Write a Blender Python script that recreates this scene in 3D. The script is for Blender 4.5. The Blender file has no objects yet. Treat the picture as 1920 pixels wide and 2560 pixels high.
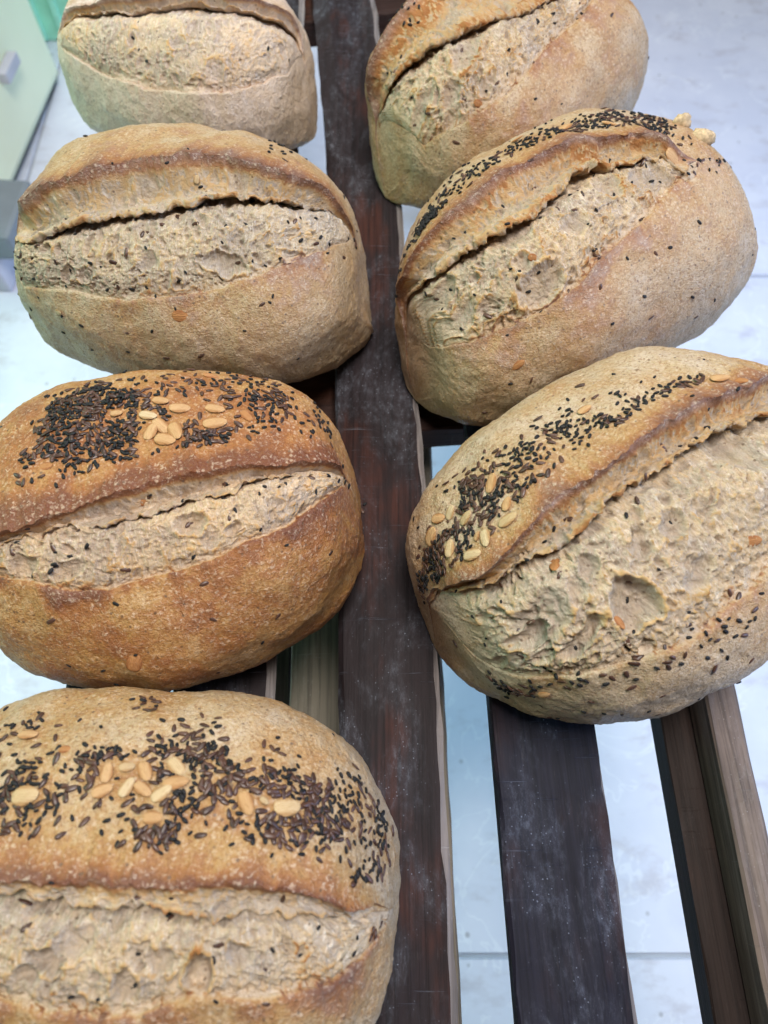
import bpy, math, random
import numpy as np

# ---------------------------------------------------------------- camera, light, exposure
scene = bpy.context.scene
cam_data = bpy.data.cameras.new('camera')
cam = bpy.data.objects.new('camera', cam_data)
scene.collection.objects.link(cam)
cam.location = (0, 0, .42)
cam.rotation_euler = (math.radians(25), 0, 0)
cam_data.sensor_fit = 'HORIZONTAL'
cam_data.sensor_width = 36
cam_data.lens = 34.65
cam_data.clip_start = .01
cam_data.clip_end = 50
cam_data.dof.use_dof = True
cam_data.dof.focus_distance = .385
cam_data.dof.aperture_fstop = 11
scene.camera = cam

world = bpy.data.worlds.new('World')
scene.world = world
world.use_nodes = True
bg = world.node_tree.nodes['Background']
bg.inputs[0].default_value = (.80, .90, 1.0, 1)
bg.inputs[1].default_value = .035


def area_lamp(name, loc, target, size, power, colour, spread=180):
    d = bpy.data.lights.new(name, 'AREA')
    d.shape = 'RECTANGLE'; d.size, d.size_y = size; d.energy = power; d.spread = math.radians(spread); d.color = colour
    o = bpy.data.objects.new(name, d); scene.collection.objects.link(o)
    o.location = loc
    v = np.array(target) - np.array(loc)
    from mathutils import Vector
    o.rotation_euler = Vector(v).to_track_quat('-Z', 'Y').to_euler()
    return o


area_lamp('ceiling_light', (.15, .20, 1.55), (0, .25, 0), (.65, .5), 31, (1.0, .98, .95))
area_lamp('window_light', (-.45, 1.75, 1.35), (0, .3, 0), (1.0, .8), 15, (.97, 1.0, .99))
area_lamp('green_side_light', (-1.9, .6, .55), (-.25, .55, -.46), (1.2, 1.4), 6.0, (.50, 1.0, .79), 70)  # green lamp added at the left to tint the floor mint
area_lamp('blue_doorway_light', (2.0, .45, .55), (.25, .45, -.46), (1.4, 1.4), 10, (.37, .58, 1.0), 70)

vs = scene.view_settings
vs.view_transform = 'Standard'; vs.look = 'None'; vs.exposure = 0.0; vs.gamma = 1.0; vs.use_curve_mapping = False
scene.cycles.use_denoising = True
scene.cycles.max_bounces = 5
scene.cycles.sample_clamp_indirect = 4

LOAVES = {
 'back_left': {
  'pose': [-0.1513,0.5584,-0.2441],
  'dim': [0.1944,0.1478,0.1084,2.4054,-0.0285,-0.0051,-0.0247],
  'lip': [[-0.747,2.184],[-0.669,2.015],[-0.455,1.955],[-0.137,1.881],[0.179,1.738],[0.497,1.655],[0.706,1.504],[0.828,1.229],[0.894,1.112]],
  'crease': [[-0.739,2.249],[-0.643,2.165],[-0.584,2.067],[-0.401,2.029],[-0.117,1.978],[0.041,1.893],[0.249,1.815],[0.437,1.755],[0.601,1.689],[0.768,1.571],[0.865,1.38],[0.901,1.26]],
  'low': [[-0.771,2.447],[-0.609,2.578],[-0.457,2.664],[-0.171,2.728],[0.097,2.741],[0.354,2.724],[0.593,2.678],[0.807,2.531],[0.92,2.148],[0.945,1.383]],
  'gash': [-0.781,0.955],
  'bubbles': [[-0.0109,0.0298,0.0023,0.0048,4],[-0.0215,0.0487,0.0028,0.0023,2],[-0.0061,0.0509,0.0032,0.002,2],[0.0301,0.0631,0.0041,0.002,2.5]],
  'clusters': [],
  'pale': [],
  'scatter': [5,5],
  'wtoast': 0.5,
  'seed': 11,
  'amp': (6, 5, 7, 3, 0.4),
  'toast': (0.26, 0.08),
  'edge': 0.35,
  'ctoast': 0.55,
  'flour': 0.85,
  'blend': 0.01,
  'rough': 0.55,
 },
 'middle_left': {
  'pose': [-0.1223,0.3482,-0.1014],
  'dim': [0.2241,0.1595,0.1253,2.3226,-0.0378,-0.0144,-0.0046],
  'lip': [[-0.798,1.834],[-0.74,1.774],[-0.638,1.756],[-0.482,1.683],[-0.334,1.667],[-0.184,1.582],[-0.027,1.547],[0.144,1.516],[0.316,1.488],[0.489,1.476],[0.637,1.451],[0.767,1.333]],
  'crease': [[-0.738,2.115],[-0.644,2.109],[-0.527,2.053],[-0.387,1.989],[-0.201,1.923],[-0.031,1.879],[0.133,1.8],[0.242,1.758],[0.353,1.728],[0.484,1.695],[0.625,1.662],[0.729,1.574],[0.832,1.415]],
  'low': [[-0.756,2.588],[-0.517,2.556],[-0.321,2.57],[-0.138,2.568],[0.04,2.549],[0.216,2.501],[0.364,2.443],[0.497,2.364],[0.656,2.219],[0.808,1.996],[0.901,1.611],[0.924,0.975]],
  'gash': [-0.808,0.934],
  'bubbles': [[0.0396,0.0627,0.012,0.0061,4],[-0.0016,0.0613,0.0063,0.0049,2.5],[-0.0491,0.0534,0.0051,0.0042,2.5],[-0.0048,0.0443,0.0038,0.005,2.5],[0.075,0.0505,0.0064,0.0036,1.5]],
  'clusters': [[[[0.67,0.2274],[0.6936,0.2297],[0.7016,0.2301],[0.7151,0.2301],[0.7377,0.2891],[0.7158,0.2969],[0.6947,0.3027],[0.6781,0.2704]],6,0]],
  'pale': [[0.5497,0.777,1.0,-0.01,0.01,0.0106,0.8],[0.2913,0.7831,0.87,-0.27,0.42,0.0054,0.2],[0.568,0.3396,0.18,0.75,0.64,0.0048,0.1]],
  'scatter': [80,42],
  'bulges': ((0.6, 2.95, 9, 0.36, 0.55), (-0.97, 2.0, -5, 0.12, 0.35)),
  'cave': 11.0,
  'wtoast': 0.9,
  'seed': 23,
  'amp': (9, 9, 8, 2.5, 0.5),
  'toast': (0.36, 0.34),
  'edge': 0.8,
  'ctoast': 0.7,
  'flour': 0.32,
  'blend': 0.006,
  'rough': 0.9,
 },
 'front_left': {
  'pose': [-0.1173,0.1657,0.1568],
  'dim': [0.2108,0.1688,0.1185,2.4394,-0.036,0.024,0.0],
  'lip': [[-0.586,1.797],[-0.45,1.766],[-0.309,1.722],[-0.215,1.705],[-0.049,1.662],[0.108,1.627],[0.265,1.618],[0.422,1.61],[0.577,1.617],[0.682,1.606],[0.79,1.578],[0.876,1.562],[0.924,1.574]],
  'crease': [[-0.587,1.833],[-0.419,1.832],[-0.311,1.807],[-0.156,1.805],[0.007,1.801],[0.153,1.771],[0.278,1.757],[0.413,1.738],[0.549,1.71],[0.655,1.687],[0.763,1.64],[0.87,1.642],[0.927,1.622]],
  'low': [[-0.608,2.109],[-0.393,2.175],[-0.262,2.209],[-0.141,2.22],[0.014,2.195],[0.167,2.199],[0.325,2.154],[0.431,2.126],[0.537,2.106],[0.645,2.069],[0.761,1.962],[0.883,1.796],[0.93,1.659]],
  'gash': [-0.97,0.94],
  'bubbles': [[0.0249,0.0278,0.0082,0.0054,4],[0.0432,0.0334,0.0041,0.0024,3],[0.0616,0.0229,0.0044,0.0029,2],[-0.0503,0.0212,0.0064,0.0052,4],[-0.0312,0.0298,0.0081,0.0049,3]],
  'clusters': [[[[0.3496,0.223],[0.3921,0.2254],[0.4301,0.2233],[0.4852,0.2386],[0.5359,0.2476],[0.5494,0.2589],[0.5622,0.2699],[0.5459,0.2721],[0.5298,0.2738],[0.518,0.2795],[0.5064,0.2851],[0.5034,0.2914],[0.4998,0.2967],[0.4601,0.2952],[0.4185,0.292],[0.3863,0.2875],[0.353,0.2821],[0.346,0.2729],[0.3408,0.264],[0.3475,0.2471]],250,165],[[[0.5358,0.2254],[0.5765,0.2185],[0.6181,0.2062],[0.6524,0.2037],[0.6875,0.1945],[0.7269,0.2158],[0.7639,0.2248],[0.768,0.2456],[0.772,0.2605],[0.7066,0.2666],[0.646,0.2623],[0.603,0.2549],[0.5601,0.245],[0.5481,0.2352]],26,42],[[[0.6685,0.2514],[0.7241,0.2481],[0.784,0.2366],[0.7853,0.2598],[0.7826,0.2799],[0.7336,0.2866],[0.6878,0.292],[0.6802,0.2841],[0.6722,0.275],[0.6706,0.2637]],34,16],[[[0.5868,0.2825],[0.628,0.289],[0.6697,0.2959],[0.6643,0.3021],[0.6589,0.3064],[0.6186,0.3043],[0.579,0.3028],[0.5828,0.2934]],14,24],[[[0.7885,0.2496],[0.8209,0.2461],[0.8595,0.2267],[0.8863,0.2509],[0.9243,0.2506],[0.873,0.2969],[0.8467,0.3051],[0.8252,0.2987],[0.8042,0.2896],[0.798,0.2712]],20,3],[[[0.3166,0.2714],[0.342,0.2796],[0.3621,0.2851],[0.3595,0.2886],[0.3572,0.2915],[0.3397,0.2884],[0.3209,0.2849],[0.3194,0.2788]],6,5]],
  'pale': [[0.5491,0.2562,0.94,-0.33,-0.03,0.0086,0.6],[0.5823,0.2657,0.99,0.03,-0.12,0.0102,0.35],[0.6436,0.2686,0.95,-0.3,-0.09,0.0099,0.3],[0.5297,0.2696,0.93,-0.37,0.05,0.0091,0.15],[0.6431,0.2844,0.98,0.05,-0.17,0.0118,0.7],[0.5507,0.2805,0.63,-0.77,0.05,0.01,0.35],[0.5339,0.2842,0.44,0.89,-0.09,0.0097,0.4],[0.5756,0.2872,0.32,-0.94,0.15,0.0113,0.3],[0.5584,0.2925,0.92,-0.38,0.08,0.0107,0.55],[0.4754,0.2603,0.99,-0.1,0.07,0.0061,0.6],[0.7011,0.2783,0.55,-0.84,0.05,0.0082,0.9],[0.635,0.2112,0.93,0.05,-0.36,0.0105,0.8],[0.3649,0.2882,1.0,-0.05,-0.01,0.0065,0.9],[0.5166,0.3408,0.93,0.04,-0.38,0.0089,0.8],[0.4566,0.8211,0.37,0.36,0.85,0.0116,0.9]],
  'scatter': [54,30],
  'wtoast': 0.5,
  'seed': 37,
  'amp': (7, 6, 8, 3, 0.7),
  'halo': 0.3,
  'toast': (0.6, 0.66),
  'edge': 0.8,
  'ctoast': 0.7,
  'flour': 0.06,
  'blend': 0.006,
  'rough': 0.9,
 },
 'nearest_left': {
  'pose': [-0.0998,-0.0072,-0.0833],
  'dim': [0.2105,0.1646,0.12,2.6785,0.0072,0.0116,-0.0871],
  'lip': [[-0.386,1.581],[-0.253,1.574],[-0.118,1.576],[0.015,1.579],[0.143,1.566],[0.315,1.555],[0.443,1.547],[0.57,1.547],[0.698,1.561],[0.767,1.588],[0.847,1.61]],
  'crease': [[-0.377,1.619],[-0.291,1.609],[-0.151,1.639],[-0.02,1.642],[0.11,1.639],[0.282,1.639],[0.407,1.628],[0.532,1.615],[0.658,1.623],[0.768,1.618],[0.856,1.624]],
  'low': [[-0.333,2.044],[-0.205,2.069],[0.008,2.068],[0.176,2.005],[0.299,1.956],[0.421,1.953],[0.583,1.983],[0.746,1.992],[0.877,1.939],[0.933,1.846]],
  'gash': [-0.97,0.943],
  'bubbles': [[-0.0176,0.0255,0.0078,0.0043,5],[0.0354,0.0305,0.0052,0.0075,6],[0.0218,0.0239,0.0054,0.0048,3],[-0.0083,0.0201,0.0078,0.0057,3],[-0.0249,0.0308,0.0048,0.0033,4],[0.0103,0.0322,0.005,0.0061,4],[0.049,0.0242,0.0053,0.0039,2.5]],
  'clusters': [[[[0.4212,0.2512],[0.442,0.2493],[0.4622,0.2477],[0.4885,0.251],[0.5136,0.2528],[0.5231,0.2448],[0.5333,0.2362],[0.5609,0.2329],[0.5896,0.2305],[0.61,0.2345],[0.6302,0.2389],[0.6426,0.2477],[0.6544,0.2554],[0.6481,0.2642],[0.6416,0.2723],[0.6216,0.2757],[0.6021,0.2786],[0.5802,0.2793],[0.5588,0.2792],[0.5356,0.2775],[0.5115,0.2752],[0.4805,0.277],[0.4483,0.2767],[0.4356,0.2647]],92,96],[[[0.522,0.2812],[0.5484,0.2792],[0.5745,0.2772],[0.586,0.2808],[0.597,0.2842],[0.5807,0.2937],[0.5646,0.3016],[0.5451,0.3005],[0.5251,0.3006],[0.5238,0.2914]],8,24],[[[0.6484,0.2596],[0.6933,0.2541],[0.7432,0.2428],[0.7768,0.245],[0.8126,0.2438],[0.8297,0.25],[0.8465,0.2571],[0.8187,0.2731],[0.7938,0.2861],[0.7561,0.2896],[0.7197,0.2918],[0.697,0.2917],[0.6753,0.2903],[0.6652,0.2853],[0.6548,0.2804],[0.6518,0.2705]],78,110],[[[0.8116,0.232],[0.8374,0.2197],[0.8651,0.2038],[0.8991,0.2142],[0.9507,0.1932],[0.9481,0.2457],[0.9427,0.2829],[0.9224,0.2932],[0.9012,0.3003],[0.8902,0.2835],[0.8695,0.2684],[0.8491,0.2565],[0.8374,0.2405],[0.8248,0.2358]],46,24],[[[0.8191,0.3113],[0.8198,0.3099],[0.8207,0.3083],[0.8597,0.2995],[0.9048,0.29],[0.9071,0.2928],[0.9081,0.2957],[0.8602,0.3035]],9,2],[[[0.3203,0.2702],[0.3384,0.2637],[0.3554,0.2569],[0.394,0.2688],[0.4274,0.2771],[0.4274,0.2798],[0.427,0.2825],[0.4108,0.2865],[0.3943,0.2904],[0.3709,0.2917],[0.3463,0.2947],[0.3339,0.2835]],42,30],[[[0.258,0.2148],[0.3004,0.2169],[0.334,0.2145],[0.3376,0.222],[0.3391,0.2282],[0.3322,0.2349],[0.3246,0.241],[0.3075,0.2416],[0.2893,0.2419],[0.2751,0.2296]],13,5],[[[0.4532,0.1839],[0.4699,0.1824],[0.4822,0.1732],[0.5075,0.1955],[0.5274,0.2106],[0.5069,0.2078],[0.4851,0.2042],[0.4695,0.1943]],2,7]],
  'pale': [[0.3274,0.2302,0.98,0.05,0.19,0.0091,0.3],[0.3686,0.2756,0.98,0.15,0.15,0.0111,0.25],[0.4746,0.2613,-0.06,0.96,-0.28,0.008,0.6],[0.4747,0.2721,0.89,0.44,-0.14,0.0082,0.5],[0.4992,0.2563,0.91,0.28,-0.3,0.0061,0.15],[0.524,0.2578,0.51,-0.79,0.36,0.0096,0.6],[0.5056,0.2684,0.34,0.9,-0.28,0.0083,0.0],[0.5283,0.2692,0.85,-0.47,0.24,0.0085,0.35],[0.5656,0.2519,0.75,-0.6,0.27,0.0089,0.15],[0.5698,0.2639,0.95,0.27,-0.17,0.0102,0.7],[0.5547,0.2713,0.75,0.59,-0.28,0.0086,0.05],[0.5496,0.2847,1.0,0.08,0.02,0.0077,0.7],[0.6725,0.2725,0.51,-0.84,0.16,0.0096,0.55],[0.6976,0.2695,0.84,-0.53,-0.15,0.004,0.2],[0.7329,0.2695,0.87,0.1,-0.49,0.0109,0.2],[0.4034,0.2452,0.99,0.07,0.12,0.0053,0.9]],
  'scatter': [60,38],
  'wtoast': 1.0,
  'seed': 41,
  'cave': 2.0,
  'halo': 0.1,
  'amp': (5, 1, 9, 2.0, 1.6),
  'toast': (0.36, 0.4),
  'edge': 0.9,
  'ctoast': 0.9,
  'flour': 0.14,
  'blend': 0.006,
  'rough': 1.15,
 },
 'back_right': {
  'pose': [0.0929,0.5313,0.604],
  'dim': [0.2179,0.1585,0.113,2.5933,-0.0259,-0.0102,-0.0179],
  'lip': [[-0.932,0.558],[-0.882,0.793],[-0.818,0.922],[-0.728,0.985],[-0.603,1.031],[-0.412,0.953],[-0.014,0.939]],
  'crease': [[-0.986,0.303],[-0.948,1.088],[-0.879,1.297],[-0.788,1.449],[-0.662,1.567],[-0.528,1.638],[-0.339,1.691],[-0.137,1.733],[0.106,1.722]],
  'low': [[-0.993,0.361],[-0.929,2.36],[-0.782,2.406],[-0.55,2.376],[-0.261,2.214],[-0.033,2.082],[0.149,2.039],[0.333,1.927],[0.439,1.826]],
  'gash': [-0.99,0.93],
  'bubbles': [[-0.0882,0.0612,0.0044,0.0079,4],[-0.0813,0.0752,0.0059,0.0064,3.5],[-0.0635,0.0665,0.0112,0.0081,2.5],[-0.0952,0.0602,0.0096,0.0062,2.5],[-0.0625,0.0899,0.007,0.0042,2],[-0.0863,0.0843,0.0067,0.0059,2]],
  'clusters': [[[[0.2288,0.3168],[0.2543,0.3179],[0.2813,0.3193],[0.2837,0.3219],[0.2861,0.3244],[0.2551,0.3267],[0.2275,0.3249],[0.2277,0.322]],9,0]],
  'pale': [[0.2343,0.7328,0.58,-0.74,-0.34,0.0073,0.9]],
  'scatter': [60,28],
  'wtoast': 1.7,
  'seed': 53,
  'amp': (10, 8, 8, 3, 0.4),
  'toast': (0.3, 0.36),
  'edge': 0.8,
  'ctoast': 1.1,
  'flour': 0.26,
  'blend': 0.012,
  'rough': 1.1,
 },
 'middle_right': {
  'pose': [0.1185,0.3465,0.5663],
  'dim': [0.2336,0.1643,0.1257,2.8869,0.0752,-0.0385,0.0027],
  'lip': [[-0.942,0.417],[-0.894,0.899],[-0.805,1.047],[-0.685,1.161],[-0.517,1.226],[-0.338,1.278],[-0.129,1.321],[0.057,1.396],[0.234,1.477],[0.38,1.586],[0.461,1.695]],
  'crease': [[-0.97,0.626],[-0.91,1.136],[-0.827,1.373],[-0.717,1.505],[-0.584,1.594],[-0.467,1.59],[-0.355,1.596],[-0.226,1.581],[-0.122,1.549],[0.003,1.578],[0.156,1.636],[0.302,1.691],[0.36,1.799]],
  'low': [[-0.994,0.65],[-0.975,1.837],[-0.889,2.186],[-0.753,2.262],[-0.586,2.281],[-0.409,2.235],[-0.249,2.161],[-0.053,2.1],[0.127,2.018],[0.276,1.925],[0.398,1.817]],
  'gash': [-0.99,0.471],
  'bubbles': [[-0.066,0.0712,0.0143,0.0105,5],[-0.1057,0.0332,0.0099,0.007,3],[-0.0623,0.0409,0.0096,0.0081,2.5],[-0.0349,0.0528,0.0086,0.0068,2.5],[-0.0031,0.0368,0.008,0.0085,2.5],[0.0237,0.0349,0.0142,0.0085,3],[-0.0522,0.0834,0.0065,0.0043,2.5],[-0.1034,0.0514,0.0105,0.007,2]],
  'clusters': [[[[0.5083,0.2754],[0.551,0.2618],[0.5756,0.2639],[0.5988,0.2735],[0.6456,0.2624],[0.6686,0.2585],[0.6947,0.2512],[0.7197,0.2586],[0.7472,0.2654],[0.7234,0.2755],[0.7044,0.2825],[0.6176,0.3174],[0.5958,0.3205],[0.5456,0.3165],[0.4975,0.318],[0.4678,0.3142],[0.4436,0.3094],[0.469,0.2999]],98,56],[[[0.4742,0.296],[0.4574,0.2899],[0.4408,0.2818],[0.4108,0.2813],[0.3767,0.2829],[0.3453,0.2864],[0.3246,0.2792],[0.3009,0.2782],[0.2734,0.2823],[0.2724,0.2904],[0.2704,0.2991],[0.2927,0.3037],[0.3138,0.3079],[0.3427,0.3131],[0.388,0.3072],[0.4129,0.3103],[0.4385,0.3113],[0.4562,0.3048]],58,10],[[[0.2659,0.2745],[0.2365,0.283],[0.2108,0.286],[0.1873,0.2949],[0.1669,0.2958],[0.1491,0.3068],[0.1331,0.3132],[0.1181,0.315],[0.1032,0.314],[0.1022,0.3195],[0.1012,0.3237],[0.1316,0.327],[0.1623,0.3211],[0.1982,0.3174],[0.2348,0.312],[0.2482,0.297]],92,5]],
  'pale': [[0.5413,0.2731,0.9,0.29,-0.33,0.0125,0.5],[0.592,0.2941,0.72,-0.68,0.14,0.0093,0.6],[0.6435,0.3427,0.55,-0.75,-0.37,0.0125,0.5],[0.1839,0.8046,0.83,-0.14,0.53,0.0089,0.95],[0.4505,0.2706,0.8,-0.41,0.44,0.0082,0.4],[0.2875,0.6016,0.61,-0.78,0.11,0.0053,0.9]],
  'scatter': [84,44],
  'wtoast': 1.5,
  'seed': 67,
  'amp': (9, 8, 8, 2.5, 0.4),
  'toast': (0.26, 0.34),
  'edge': 0.8,
  'ctoast': 1.0,
  'flour': 0.32,
  'blend': 0.01,
  'rough': 1.1,
 },
 'front_right': {
  'pose': [0.1291,0.1626,0.5656],
  'dim': [0.2247,0.1791,0.1235,2.523,-0.0011,0.0543,-0.0067],
  'lip': [[-0.985,0.653],[-0.94,1.259],[-0.827,1.438],[-0.748,1.44],[-0.605,1.398],[-0.485,1.374],[-0.376,1.376],[-0.254,1.364],[-0.118,1.34],[0.023,1.316],[0.151,1.318],[0.284,1.321],[0.401,1.351],[0.524,1.389]],
  'crease': [[-0.987,0.893],[-0.92,1.408],[-0.816,1.534],[-0.709,1.525],[-0.608,1.549],[-0.502,1.539],[-0.418,1.522],[-0.287,1.507],[-0.179,1.485],[-0.058,1.498],[0.081,1.482],[0.199,1.495],[0.324,1.511],[0.432,1.551],[0.609,1.56]],
  'low': [[-0.993,0.76],[-0.972,2.465],[-0.909,2.534],[-0.818,2.45],[-0.73,2.4],[-0.62,2.375],[-0.491,2.333],[-0.374,2.34],[-0.272,2.332],[-0.149,2.284],[-0.047,2.26],[0.082,2.217]],
  'gash': [-0.99,0.95],
  'bubbles': [[-0.0526,0.0632,0.0108,0.0116,7],[-0.0597,0.0387,0.0049,0.0061,3],[-0.0853,0.0386,0.0126,0.0115,3],[-0.0771,0.0577,0.0117,0.0049,4],[-0.0186,0.0429,0.0075,0.0064,3],[0.0309,0.033,0.0108,0.016,3],[-0.0913,0.0419,0.0073,0.0048,3],[-0.1056,0.0485,0.0046,0.0038,3],[-0.0215,0.0665,0.0084,0.0061,2.5]],
  'clusters': [[[[0.229,0.2324],[0.2512,0.2461],[0.2728,0.2587],[0.2776,0.2721],[0.2826,0.2843],[0.2763,0.2948],[0.2707,0.3038],[0.2605,0.3056],[0.2505,0.3072],[0.2221,0.3069],[0.1955,0.3079],[0.1701,0.3059],[0.145,0.3051],[0.1069,0.3077],[0.0471,0.3362],[0.0406,0.3061],[0.0295,0.2741],[0.0558,0.2641],[0.0821,0.2453],[0.108,0.2569],[0.1326,0.2581],[0.152,0.2597],[0.1722,0.2631],[0.1993,0.2477]],115,118],[[[0.2682,0.2533],[0.2974,0.2616],[0.3256,0.2667],[0.3499,0.2701],[0.3793,0.269],[0.4023,0.2665],[0.4202,0.2684],[0.4379,0.2734],[0.4526,0.2796],[0.4466,0.2841],[0.4397,0.2884],[0.4174,0.2866],[0.3953,0.2839],[0.3764,0.2837],[0.3592,0.2833],[0.3315,0.2826],[0.3059,0.2782],[0.2848,0.2722],[0.2628,0.264],[0.2651,0.2595]],66,20],[[[0.4473,0.2825],[0.46,0.2862],[0.4736,0.2888],[0.4948,0.2922],[0.5196,0.2939],[0.5443,0.2929],[0.5646,0.2938],[0.5785,0.2949],[0.5905,0.2973],[0.5819,0.3007],[0.5748,0.3035],[0.5491,0.3038],[0.5207,0.3047],[0.492,0.3033],[0.4683,0.3009],[0.4541,0.2964],[0.4421,0.2917],[0.4449,0.2873]],36,10],[[[0.5856,0.2991],[0.6044,0.299],[0.6298,0.2961],[0.6509,0.2976],[0.6728,0.2982],[0.6663,0.3011],[0.6591,0.3041],[0.6337,0.3033],[0.605,0.306],[0.5921,0.3056],[0.5787,0.3039],[0.5818,0.3015]],8,9],[[[0.2448,0.3053],[0.267,0.3059],[0.2884,0.3077],[0.3154,0.3083],[0.3427,0.3071],[0.3409,0.3085],[0.3392,0.3098],[0.3136,0.3109],[0.2882,0.3108],[0.2698,0.3093],[0.2509,0.3088],[0.2478,0.3071]],14,7],[[[0.0551,0.799],[0.0762,0.7839],[0.0961,0.7805],[0.118,0.7735],[0.1387,0.7705],[0.1348,0.7773],[0.1319,0.7838],[0.1125,0.7935],[0.0937,0.8088],[0.075,0.8279],[0.0588,0.8424],[0.0551,0.8253]],16,13],[[[0.1654,0.7613],[0.1906,0.7598],[0.2131,0.7616],[0.2318,0.7601],[0.2505,0.7607],[0.2652,0.7604],[0.2797,0.7603],[0.2942,0.7616],[0.3083,0.7641],[0.3072,0.7658],[0.3062,0.7673],[0.2914,0.7657],[0.2764,0.7657],[0.2434,0.7665],[0.2102,0.7673],[0.1876,0.765],[0.1616,0.7686],[0.1635,0.7646]],7,9],[[[0.3205,0.7584],[0.3354,0.7598],[0.352,0.7622],[0.3507,0.7642],[0.3494,0.7663],[0.3327,0.7638],[0.3168,0.7617],[0.3183,0.76]],1,4],[[[0.3745,0.7531],[0.385,0.7595],[0.3982,0.7622],[0.4173,0.7673],[0.4358,0.773],[0.4334,0.7749],[0.4319,0.7775],[0.4137,0.7709],[0.3957,0.767],[0.3814,0.7625],[0.3693,0.7584],[0.3727,0.757]],9,2],[[[0.4312,0.7602],[0.4479,0.7634],[0.4656,0.7671],[0.4816,0.7654],[0.4975,0.7643],[0.4971,0.7667],[0.497,0.7693],[0.4811,0.7711],[0.4642,0.7732],[0.4476,0.7684],[0.4309,0.7637],[0.431,0.7619]],4,3]],
  'pale': [[0.26,0.2712,0.75,0.65,0.06,0.0106,0.35],[0.1449,0.2322,0.5,-0.52,0.69,0.0087,0.45],[0.1678,0.2452,0.76,0.43,0.5,0.008,0.2],[0.1825,0.2705,0.74,0.12,0.66,0.0086,0.15],[0.1119,0.2451,0.62,0.3,0.73,0.011,0.3],[0.1265,0.2836,0.68,0.71,0.16,0.0091,0.25],[0.157,0.3014,0.5,-0.42,0.76,0.0104,0.2],[0.1895,0.2999,-0.46,-0.88,0.12,0.0087,0.15],[0.1788,0.2938,0.77,0.56,0.29,0.005,0.4],[0.2357,0.3032,0.79,-0.18,0.58,0.0104,0.2],[0.6754,0.3044,0.91,-0.4,-0.07,0.0101,0.4],[0.7014,0.3087,0.54,-0.77,0.34,0.0061,0.8],[0.4666,0.272,0.99,0.03,0.16,0.0076,0.4],[0.2486,0.5085,-0.58,-0.77,0.27,0.0095,1],[0.2846,0.6685,-0.13,-0.99,-0.09,0.0068,0.9],[0.1278,0.7877,0.55,-0.5,0.67,0.0063,0.5],[0.5324,0.6919,0.93,-0.35,-0.07,0.0079,1],[0.2517,0.2951,0.71,0.7,0.02,0.0077,0.5]],
  'scatter': [64,38],
  'wtoast': 1.3,
  'seed': 79,
  'amp': (9, 8, 9, 3, 0.7),
  'toast': (0.26, 0.24),
  'edge': 0.7,
  'ctoast': 0.8,
  'flour': 0.3,
  'blend': 0.012,
  'rough': 1.3,
 },
}
CRUMB_A = [0.1895, 0.3874, 0.1177]
CRUMB_B = [0.1783, 0.3994, 0.1183]
# ---------------------------------------------------------------- numpy noise
def _hash(ix, iy, iz, seed):
    h = (ix.astype(np.int64) * 374761393 + iy.astype(np.int64) * 668265263 + iz.astype(np.int64) * 2147483647 + seed * 1274126177) & 0xFFFFFFFF
    h = ((h ^ (h >> 13)) * 1274126177) & 0xFFFFFFFF
    h = ((h ^ (h >> 16)) * 2246822519) & 0xFFFFFFFF
    return ((h ^ (h >> 15)) & 0xFFFFFF).astype(np.float32) / 16777215.0


def vnoise(x, y, z, seed=0):
    fx, fy, fz = np.floor(x), np.floor(y), np.floor(z)
    tx, ty, tz = x - fx, y - fy, z - fz
    tx = tx * tx * (3 - 2 * tx); ty = ty * ty * (3 - 2 * ty); tz = tz * tz * (3 - 2 * tz)
    r = 0
    for dx in (0, 1):
        wx = tx if dx else 1 - tx
        for dy in (0, 1):
            wy = ty if dy else 1 - ty
            for dz in (0, 1):
                wz = tz if dz else 1 - tz
                r = r + wx * wy * wz * _hash(fx + dx, fy + dy, fz + dz, seed)
    return r


def fbm(x, y, z, seed=0, octaves=4, gain=.5):
    a, s, n = 1., 0., 0.
    for o in range(octaves):
        s = s + a * (vnoise(x + 17.3 * o, y + 5.1 * o, z + 9.7 * o, seed + o) - .5)
        n += a; a *= gain
        x, y, z = x * 2.03, y * 2.03, z * 2.03
    return s / n * 2          # about -1 .. 1


def worley2(x, y, seed=0):
    fx, fy = np.floor(x), np.floor(y)
    best = np.full(x.shape, 9., np.float32); rid = np.zeros(x.shape, np.float32)
    zero = np.zeros_like(fx)
    for dx in (-1, 0, 1):
        for dy in (-1, 0, 1):
            cx, cy = fx + dx, fy + dy
            px = cx + _hash(cx, cy, zero, seed); py = cy + _hash(cx, cy, zero + 1, seed)
            d = np.hypot(x - px, y - py)
            m = d < best
            best = np.where(m, d, best); rid = np.where(m, _hash(cx, cy, zero + 2, seed), rid)
    return best, rid


def sstep(a, b, x):
    t = np.clip((x - a) / (b - a), 0, 1)
    return t * t * (3 - 2 * t)


def crater(d, rid, prob, rmin, rmax):
    """d in cells, returns (-depth profile, rim profile)"""
    r = rmin + (rmax - rmin) * ((rid * 7.13) % 1.0)
    q = d / r
    on = (rid < prob)
    return np.where(on & (q < 1), -(1 - q * q), 0), np.where(on, np.exp(-((q - 1.04) / .16) ** 2), 0)


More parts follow.
